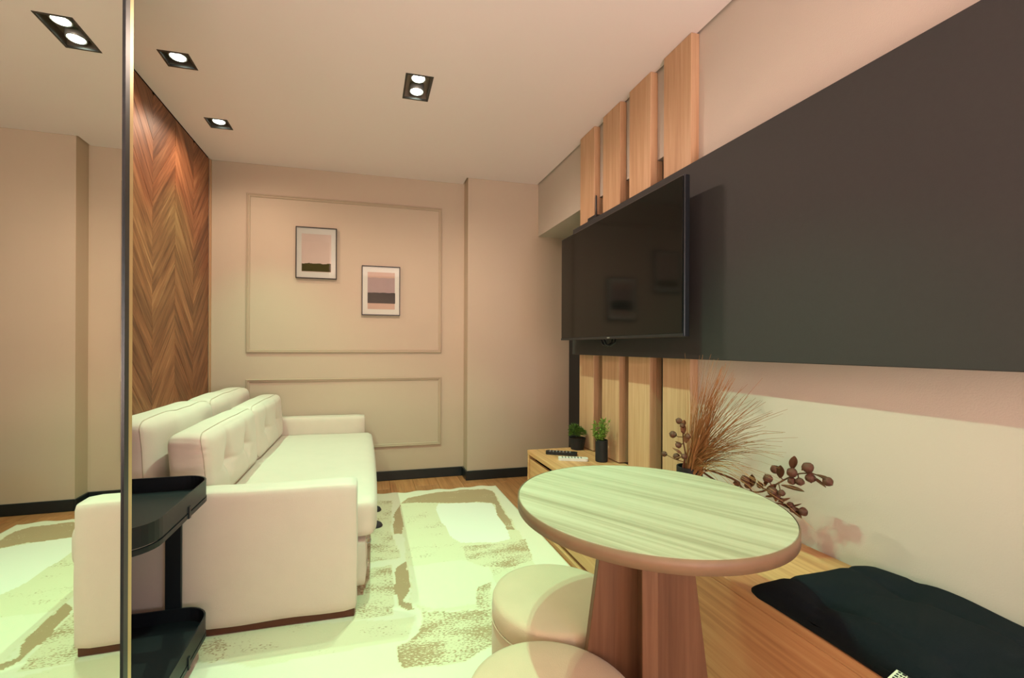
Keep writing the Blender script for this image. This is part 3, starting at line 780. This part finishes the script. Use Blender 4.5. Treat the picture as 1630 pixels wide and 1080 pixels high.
# ---------------------------------------------------------------- pots
def leafblade(bm, base, d, ln, wd):
    d = Vector(d).normalized(); side = d.cross(Vector((random.uniform(-1, 1), random.uniform(-1, 1), random.uniform(-1, 1))))
    if side.length < .1: side = Vector((1, 0, 0))
    side.normalize(); b0 = Vector(base)
    up = side.cross(d) * wd * .3
    p = [b0, b0 + d * ln * .5 + side * wd + up, b0 + d * ln, b0 + d * ln * .5 - side * wd + up]
    vs = [bm.verts.new(q) for q in p]; mid = bm.verts.new(b0 + d * ln * .5 - up)
    bm.faces.new((vs[0], vs[1], mid)); bm.faces.new((vs[1], vs[2], mid)); bm.faces.new((vs[2], vs[3], mid)); bm.faces.new((vs[3], vs[0], mid))
p1 = thing('potted_moss_plant', 'small mossy green plant in a low tapered black pot by the pillar', 'plant', (1.322, 2.585, BZ))
obj('pot', lathe(bmesh.new(), [(0, 0), (.040, 0), (.053, .075), (.050, .075), (.044, .062), (0, .062)], 32), M_pot, p1, None, False)
obj('soil', lathe(bmesh.new(), [(0, .0625), (.045, .0625), (.03, .07), (0, .072)], 20), M_soil, p1)
bm = bmesh.new()
for i in range(520):
    th_ = random.uniform(0, 2 * PI); ph = math.acos(random.uniform(-.25, 1)); d = Vector((math.sin(ph) * math.cos(th_), math.sin(ph) * math.sin(th_), math.cos(ph)))
    c0 = random.choice([Vector((0, 0, .10)), Vector((-.012, .012, .125)), Vector((.012, -.018, .105)), Vector((-.02, 0, .095))])
    leafblade(bm, c0 + d * .02, d + Vector((random.uniform(-.4, .4), random.uniform(-.4, .4), random.uniform(-.2, .4))), random.uniform(.016, .034), .0028)
o = obj('moss_foliage', bm, M_leaf, p1); o['kind'] = 'stuff'
p2 = thing('potted_sprig_plant', 'leafy green sprig plant in a tall slim black pot before the slats', 'plant', (1.318, 2.277, BZ))
obj('pot', lathe(bmesh.new(), [(0, 0), (.033, 0), (.035, .004), (.035, .125), (.031, .125), (.031, .105), (0, .105)], 32), M_pot, p2)
obj('soil', lathe(bmesh.new(), [(0, .106), (.0305, .106), (0, .112)], 20), M_soil, p2)
bm = bmesh.new(); bs = bmesh.new()
for i in range(26):
    th_ = random.uniform(0, 2 * PI); rr_ = random.uniform(.0, .05); top = Vector((rr_ * math.cos(th_), rr_ * math.sin(th_), random.uniform(.17, .275) - rr_ * .6))
    b0 = Vector((rr_ * .2 * math.cos(th_), rr_ * .2 * math.sin(th_), .108)); mid_ = (b0 + top) / 2 + Vector((rr_ * .3 * math.cos(th_), rr_ * .3 * math.sin(th_), 0))
    tube(bs, [b0, mid_, top], [.0016, .0013, .0008], 4)
    for k_ in range(20):
        t_ = random.uniform(.25, 1.0); q = b0.lerp(mid_, t_ * 2) if t_ < .5 else mid_.lerp(top, t_ * 2 - 1)
        d = Vector((random.uniform(-1, 1), random.uniform(-1, 1), random.uniform(-.3, 1)))
        leafblade(bm, q, d, random.uniform(.012, .024), .0038)
o = obj('sprig_foliage', bm, M_leaf2, p2); o['kind'] = 'stuff'
o = obj('sprig_stems', bs, M_leaf, p2); o['kind'] = 'stuff'

# ---------------------------------------------------------------- vase with dried grass and berry branches
VX, VY = 1.262, 1.500
va = thing('vase', 'matte black cylinder vase on the bench behind the table', 'vase', (VX, VY, BZ))
obj('vase_body', lathe(bmesh.new(), [(0, 0), (.045, 0), (.048, .004), (.048, .180), (.0455, .182), (.043, .180), (.043, .01), (0, .008)], 40), M_pot, va)
bm = bmesh.new()
def strand(p0, p1, p2, p3, r0=.0013):
    pts = []
    for i in range(10):
        t_ = i / 9; a = (1 - t_)
        q = Vector(p0) * a ** 3 + Vector(p1) * 3 * a * a * t_ + Vector(p2) * 3 * a * t_ * t_ + Vector(p3) * t_ ** 3
        q += Vector((noise.noise(q * 9 + Vector((p3[0] * 40, 0, 0))), noise.noise(q * 9 + Vector((0, p3[1] * 40, 5))), noise.noise(q * 7 + Vector((3, 1, p3[2] * 30))))) * .010 * t_
        pts.append(q)
    tube(bm, pts, [r0 * (1 - .75 * i / 9) for i in range(10)], 3)
zr = .182
for i in range(250):
    g_ = random.random()
    base = Vector((random.uniform(-.022, .022), random.uniform(-.026, .026), zr - .10))
    # two bundles: a steep one and one fanning towards the camera along the wall
    if g_ < .45: a = random.gauss(.42, .10); ln = random.uniform(.33, .50)
    else: a = random.gauss(.86, .17); ln = random.uniform(.25, .52)
    side = random.gauss(-.01, .07)
    d = Vector((side, -math.sin(a), math.cos(a)))
    d.x -= .10
    droop = random.uniform(0, .10) * (1 if random.random() < .6 else 2.0)
    tip = base + Vector((0, 0, .1)) + d * ln + Vector((random.uniform(-.03, .02), -droop * .5, -droop * a))
    tip.x = min(tip.x, .085 - .01); 
    neck = Vector((base.x * .9, base.y * .9 - .008, zr + .02))
    strand(base, neck, neck + d * ln * .45, tip, random.uniform(.0012, .0023))
for i in range(26):   # short curled blades low in the bunch
    a = random.uniform(.7, 1.5); ln = random.uniform(.10, .34)
    base = Vector((random.uniform(-.02, .02), random.uniform(-.02, .02), zr - .06))
    d = Vector((random.uniform(-.25, .1), -math.sin(a), math.cos(a)))
    tip = base + Vector((0, 0, .07)) + d * ln + Vector((0, -.02, -.06 * random.random()))
    tip.x = min(tip.x, .075)
    strand(base, base + Vector((0, 0, .09)), base + Vector((0, 0, .10)) + d * ln * .6, tip, .0012)
gr = obj('dried_grass', bm, M_grass, None, (VX, VY, BZ)); tag(gr, 'bushy bunch of brown dried grass fanning out of the black vase', 'dried grass'); gr['kind'] = 'stuff'

def pod_bm(r, squash=.92):
    bm = bmesh.new()
    prof = [(0, -r * .95), (r * .45, -r * .82), (r * .86, -r * .42), (r, 0), (r * .88, r * .5), (r * .5, r * .84), (r * .2, r * .98), (r * .1, r * 1.12), (0, r * 1.15)]
    lathe(bm, prof, 14)
    for v in bm.verts:
        a = math.atan2(v.co.y, v.co.x); s = 1 + .05 * math.cos(a * 5); v.co.x *= s; v.co.y *= s
    return bm
def leaf_bm(ln, wd):
    bm = bmesh.new(); rows = []
    n = 6
    for i in range(n + 1):
        t_ = i / n; w_ = wd * math.sin(PI * min(1, t_ * .93 + .05)) ** .8; z_ = .25 * ln * t_ * t_
        rows.append([bm.verts.new((ln * t_, -w_, z_ + w_ * .5)), bm.verts.new((ln * t_, 0, z_)), bm.verts.new((ln * t_, w_, z_ + w_ * .5))])
    for a, b_2 in zip(rows[:-1], rows[1:]):
        bm.faces.new((a[0], a[1], b_2[1], b_2[0])); bm.faces.new((a[1], a[2], b_2[2], b_2[1]))
    r_ = bmesh.ops.solidify(bm, geom=bm.faces[:], thickness=.0008)
    return bm
podm = pod_bm(1.0); pme = bpy.data.meshes.new('seed_pod'); podm.to_mesh(pme); podm.free(); pme.materials.append(M_pod)
for p in pme.polygons: p.use_smooth = True
lfm = leaf_bm(1.0, .28); lme = bpy.data.meshes.new('husk_leaf'); lfm.to_mesh(lme); lfm.free(); lme.materials.append(M_husk)
def branch(lbl, stem, pods, leaves, loc=(VX, VY, BZ)):
    t = thing('berry_branch', lbl, 'branch', loc)
    pts = []
    S_ = [Vector(s) for s in stem]
    for i in range(len(S_) - 1):
        for k_ in range(4):
            u = k_ / 4; p0 = S_[max(i - 1, 0)]; p1_ = S_[i]; p2_ = S_[i + 1]; p3 = S_[min(i + 2, len(S_) - 1)]
            pts.append(0.5 * ((2 * p1_) + (-p0 + p2_) * u + (2 * p0 - 5 * p1_ + 4 * p2_ - p3) * u * u + (-p0 + 3 * p1_ - 3 * p2_ + p3) * u ** 3))
    pts.append(S_[-1]); n = len(pts)
    st = obj('stem', tube(bmesh.new(), pts, [.0045 - .0028 * i / (n - 1) for i in range(n)], 7), M_twig, t, None, True)
    for (px, py, pz, r) in pods:
        P = Vector((px, py, pz)); near = min(pts, key=lambda q: (q - P).length)
        dd = (P - near)
        if dd.length > r * .6:
            obj('stalk', tube(bmesh.new(), [near, near.lerp(P, .5) + Vector((0, 0, -.004)), P - dd.normalized() * r * .5], .0018, 5), M_twig, t, None, True)
        o = bpy.data.objects.new('seed_pod', pme); C.objects.link(o); o.parent = t; o.location = P; o.scale = (r * .88,) * 3
        dn = dd.normalized() if dd.length > 1e-4 else Vector((0, 0, 1)); o.rotation_euler = dn.to_track_quat('Z', 'Y').to_euler()
    for (px, py, pz, dx, dy, dz, ln) in leaves:
        o = bpy.data.objects.new('husk_leaf', lme); C.objects.link(o); o.parent = t; o.location = (px, py, pz); o.scale = (ln, ln, ln)
        o.rotation_euler = Vector((dx, dy, dz)).to_track_quat('X', 'Z').to_euler()
    return t
# branch coordinates are placed by sight line: pixel (x, y) at a chosen depth Y or X, local to the vase base
def atx(px, py, X):
    a = (px - CX) / FPX; b = -(py - CY) / FPX
    d = a * rr + b * uu + _f; t = X / d.x
    return (d.x * t - VX, d.y * t - VY, HC + d.z * t - BZ)
def P_(px, py, X, r): return (*atx(px, py, X), r)
def L_(px, py, X, qx, qy, X2, ln):
    a = Vector(atx(px, py, X)); b = Vector(atx(qx, qy, X2)); d = (b - a)
    return (*a, *d, ln if ln else d.length)
branch('upright brown berry branch standing on the left side of the black vase',
       [(-.025, .005, .03), (-.028, .005, .16), atx(1091, 725, 1.235), atx(1088, 705, 1.225), atx(1087, 688, 1.215), atx(1085, 672, 1.21)],
       [P_(1081, 670.5, 1.205, .0145), P_(1086, 678, 1.20, .011), P_(1071.5, 692, 1.20, .0165), P_(1095.5, 695.5, 1.20, .0105), P_(1080, 709, 1.20, .014), P_(1057.5, 723, 1.20, .0135), P_(1077, 727, 1.20, .0155), P_(1089, 727, 1.195, .013), P_(1086.5, 687, 1.21, .008)],
       [L_(1088, 680, 1.21, 1090, 668, 1.20, .03), L_(1087, 708, 1.21, 1074, 706, 1.19, .03), L_(1086, 725, 1.21, 1066, 716, 1.19, .045), L_(1088, 727, 1.2, 1075, 735, 1.18, .035), L_(1092, 706, 1.21, 1097, 690, 1.2, .045), L_(1088, 692, 1.21, 1090, 672, 1.205, .04)])
branch('long brown berry branch reaching right from the vase along the wall',
       [(.012, -.02, .03), (.012, -.03, .17), atx(1165, 762, 1.285), atx(1185, 780, 1.29), atx(1213, 783, 1.29), atx(1247, 765, 1.31), atx(1270, 755, 1.32), atx(1295, 755, 1.325), atx(1315, 765, 1.33)],
       [P_(1186, 764, 1.27, .0165), P_(1191, 773, 1.28, .014), P_(1173, 770, 1.29, .013), P_(1222.5, 762.5, 1.29, .0165), P_(1234, 748, 1.31, .0165), P_(1261, 753, 1.30, .0175), P_(1286, 745, 1.31, .0185), P_(1273, 767, 1.31, .0145), P_(1260.5, 766, 1.305, .014), P_(1290, 761, 1.32, .0165), P_(1317.5, 767, 1.33, .016), P_(1210, 773, 1.28, .012), P_(1230, 783, 1.27, .0175), P_(1244, 785, 1.275, .012), P_(1236, 791, 1.28, .012)],
       [L_(1197, 775, 1.28, 1196, 752, 1.27, .04), L_(1262, 748, 1.31, 1268, 728, 1.30, .045), L_(1242, 762, 1.31, 1243, 742, 1.30, .042), L_(1224, 786, 1.28, 1242, 772, 1.26, .05), L_(1243, 773, 1.28, 1271, 787, 1.30, .06), L_(1290, 758, 1.32, 1305, 775, 1.33, .045), L_(1214, 780, 1.28, 1203, 768, 1.26, .035), L_(1300, 756, 1.325, 1322, 772, 1.33, .045), L_(1220, 792, 1.28, 1238, 796, 1.27, .045), L_(1277, 750, 1.32, 1292, 740, 1.32, .03), L_(1218, 775, 1.285, 1228, 760, 1.28, .03)])
branch('lower drooping berry branch just behind the table rim',
       [(.02, -.01, .03), (.02, -.025, .165), atx(1165, 785, 1.30), atx(1205, 800, 1.31), atx(1240, 802, 1.315), atx(1265, 808, 1.32), atx(1277, 815, 1.325)],
       [P_(1278, 815, 1.325, .0155), P_(1258, 805, 1.315, .0125), P_(1262, 812, 1.31, .011), P_(1244, 797, 1.31, .010)],
       [L_(1240, 800, 1.315, 1268, 800, 1.31, .05), L_(1250, 804, 1.315, 1272, 822, 1.32, .05), L_(1242, 803, 1.31, 1262, 818, 1.31, .045), L_(1258, 808, 1.32, 1280, 808, 1.325, .04), L_(1235, 799, 1.31, 1248, 789, 1.30, .035), L_(1258, 810, 1.31, 1272, 828, 1.31, .04)])

# ---------------------------------------------------------------- pictures
def picture(lbl, x0, x1, z0, z1, bands):
    t = thing('framed_picture', lbl, 'picture', ((x0 + x1) / 2, YB, z0), 0)
    hx, h = (x1 - x0) / 2, z1 - z0; f = .0065; D = .024
    bm = bmesh.new()
    bx(bm, -hx, hx, -D, -.001, 0, f); bx(bm, -hx, hx, -D, -.001, h - f, h); bx(bm, -hx, -hx + f, -D, -.001, f, h - f); bx(bm, hx - f, hx, -D, -.001, f, h - f)
    obj('frame', bm, M_frame, t)
    obj('mat_board', box(-hx + f, hx - f, -.014, -.002, f, h - f), M_mat_, t)
    for nm, m, u0, u1, v0, v1, rag in bands:
        n = 24; X0, X1 = -hx + 2 * hx * u0, -hx + 2 * hx * u1; Z0, Z1 = h * v0, h * v1
        pts = [(X0, Z0), (X1, Z0)]
        for i in range(n + 1):
            pts.append((X1 + (X0 - X1) * i / n, Z1 + (random.uniform(-1, 1) * .003 + .0025 * math.sin(i * .8)) * rag))
        dpt = .0146 + .0004 * bands.index((nm, m, u0, u1, v0, v1, rag))
        bm = bmesh.new(); extr(bm, [(p[0], -dpt, p[1]) for p in pts], (0, .0004, 0))
        obj(nm, bm, m, t)
    obj('glass', box(-hx + f, hx - f, -.0205, -.019, f, h - f), M_glass, t)
picture('black framed abstract print with pale field over an olive band, upper left one', -.541, -.234, 1.636, 2.040,
        [('printed_field', M_pr1, .14, .86, .13, .87, 0), ('printed_band', M_pr2, .145, .855, .14, .295, 1)])
picture('black framed abstract print with mauve field over a slate band, lower right one', -.041, .265, 1.357, 1.759,
        [('printed_field', M_pr5, .15, .86, .125, .875, 0), ('printed_field', M_pr3, .15, .86, .455, .765, .6), ('printed_band', M_pr4, .15, .87, .245, .46, .5)])

# ---------------------------------------------------------------- downlights
def downlight(lbl, hx0, hx1, hy0, hy1, bulbs, tilt=(0, 0)):
    cx_, cy_ = (hx0 + hx1) / 2, (hy0 + hy1) / 2
    t = thing('recessed_downlight', lbl, 'ceiling light', (cx_, cy_, H), 0, 'recessed ceiling downlights')
    a, b2 = (hx1 - hx0) / 2, (hy1 - hy0) / 2
    bm = bmesh.new(); f = .010
    bx(bm, -a + .0005, a - .0005, -b2 + .0005, -b2 + f, -.002, .006); bx(bm, -a + .0005, a - .0005, b2 - f, b2 - .0005, -.002, .006)
    bx(bm, -a + .0005, -a + f, -b2 + f, b2 - f, -.002, .006); bx(bm, a - f, a - .0005, -b2 + f, b2 - f, -.002, .006)
    obj('rim', bm, M_rim, t)
    bm = bmesh.new(); w_ = .003; hgt = .045
    bx(bm, -a + .004, a - .004, -b2 + .004, -b2 + .004 + w_, .006, hgt); bx(bm, -a + .004, a - .004, b2 - .004 - w_, b2 - .004, .006, hgt)
    bx(bm, -a + .004, -a + .004 + w_, -b2 + .007, b2 - .007, .006, hgt); bx(bm, a - .004 - w_, a - .004, -b2 + .007, b2 - .007, .006, hgt)
    bx(bm, -a + .004, a - .004, -b2 + .004, b2 - .004, hgt, hgt + .004)
    obj('housing', bm, M_can, t)
    for (bxx, byy) in bulbs:
        lx, ly = bxx - cx_, byy - cy_
        obj('bulb_ring', lathe(bmesh.new(), [(.034, .014), (.037, .011), (.040, .014), (.040, .044), (.034, .044)], 32, (lx, ly, 0)), M_chrome, t, None, True)
        obj('bulb', lathe(bmesh.new(), [(0, .006), (.018, .007), (.030, .011), (.0335, .018), (0, .022)], 32, (lx, ly, 0)), M_bulb, t, None, True)
downlight('double recessed downlight in the middle of the ceiling', *HOLES[0], BULBS['mid'])
downlight('single recessed downlight nearest the mirror edge', *HOLES[1], BULBS['left_near'])
downlight('single recessed downlight nearest the moulded wall corner', *HOLES[2], BULBS['left_far'])
downlight('assumed double recessed downlight above the round table', *HOLES[3], BULBS['over_table_assumed'])
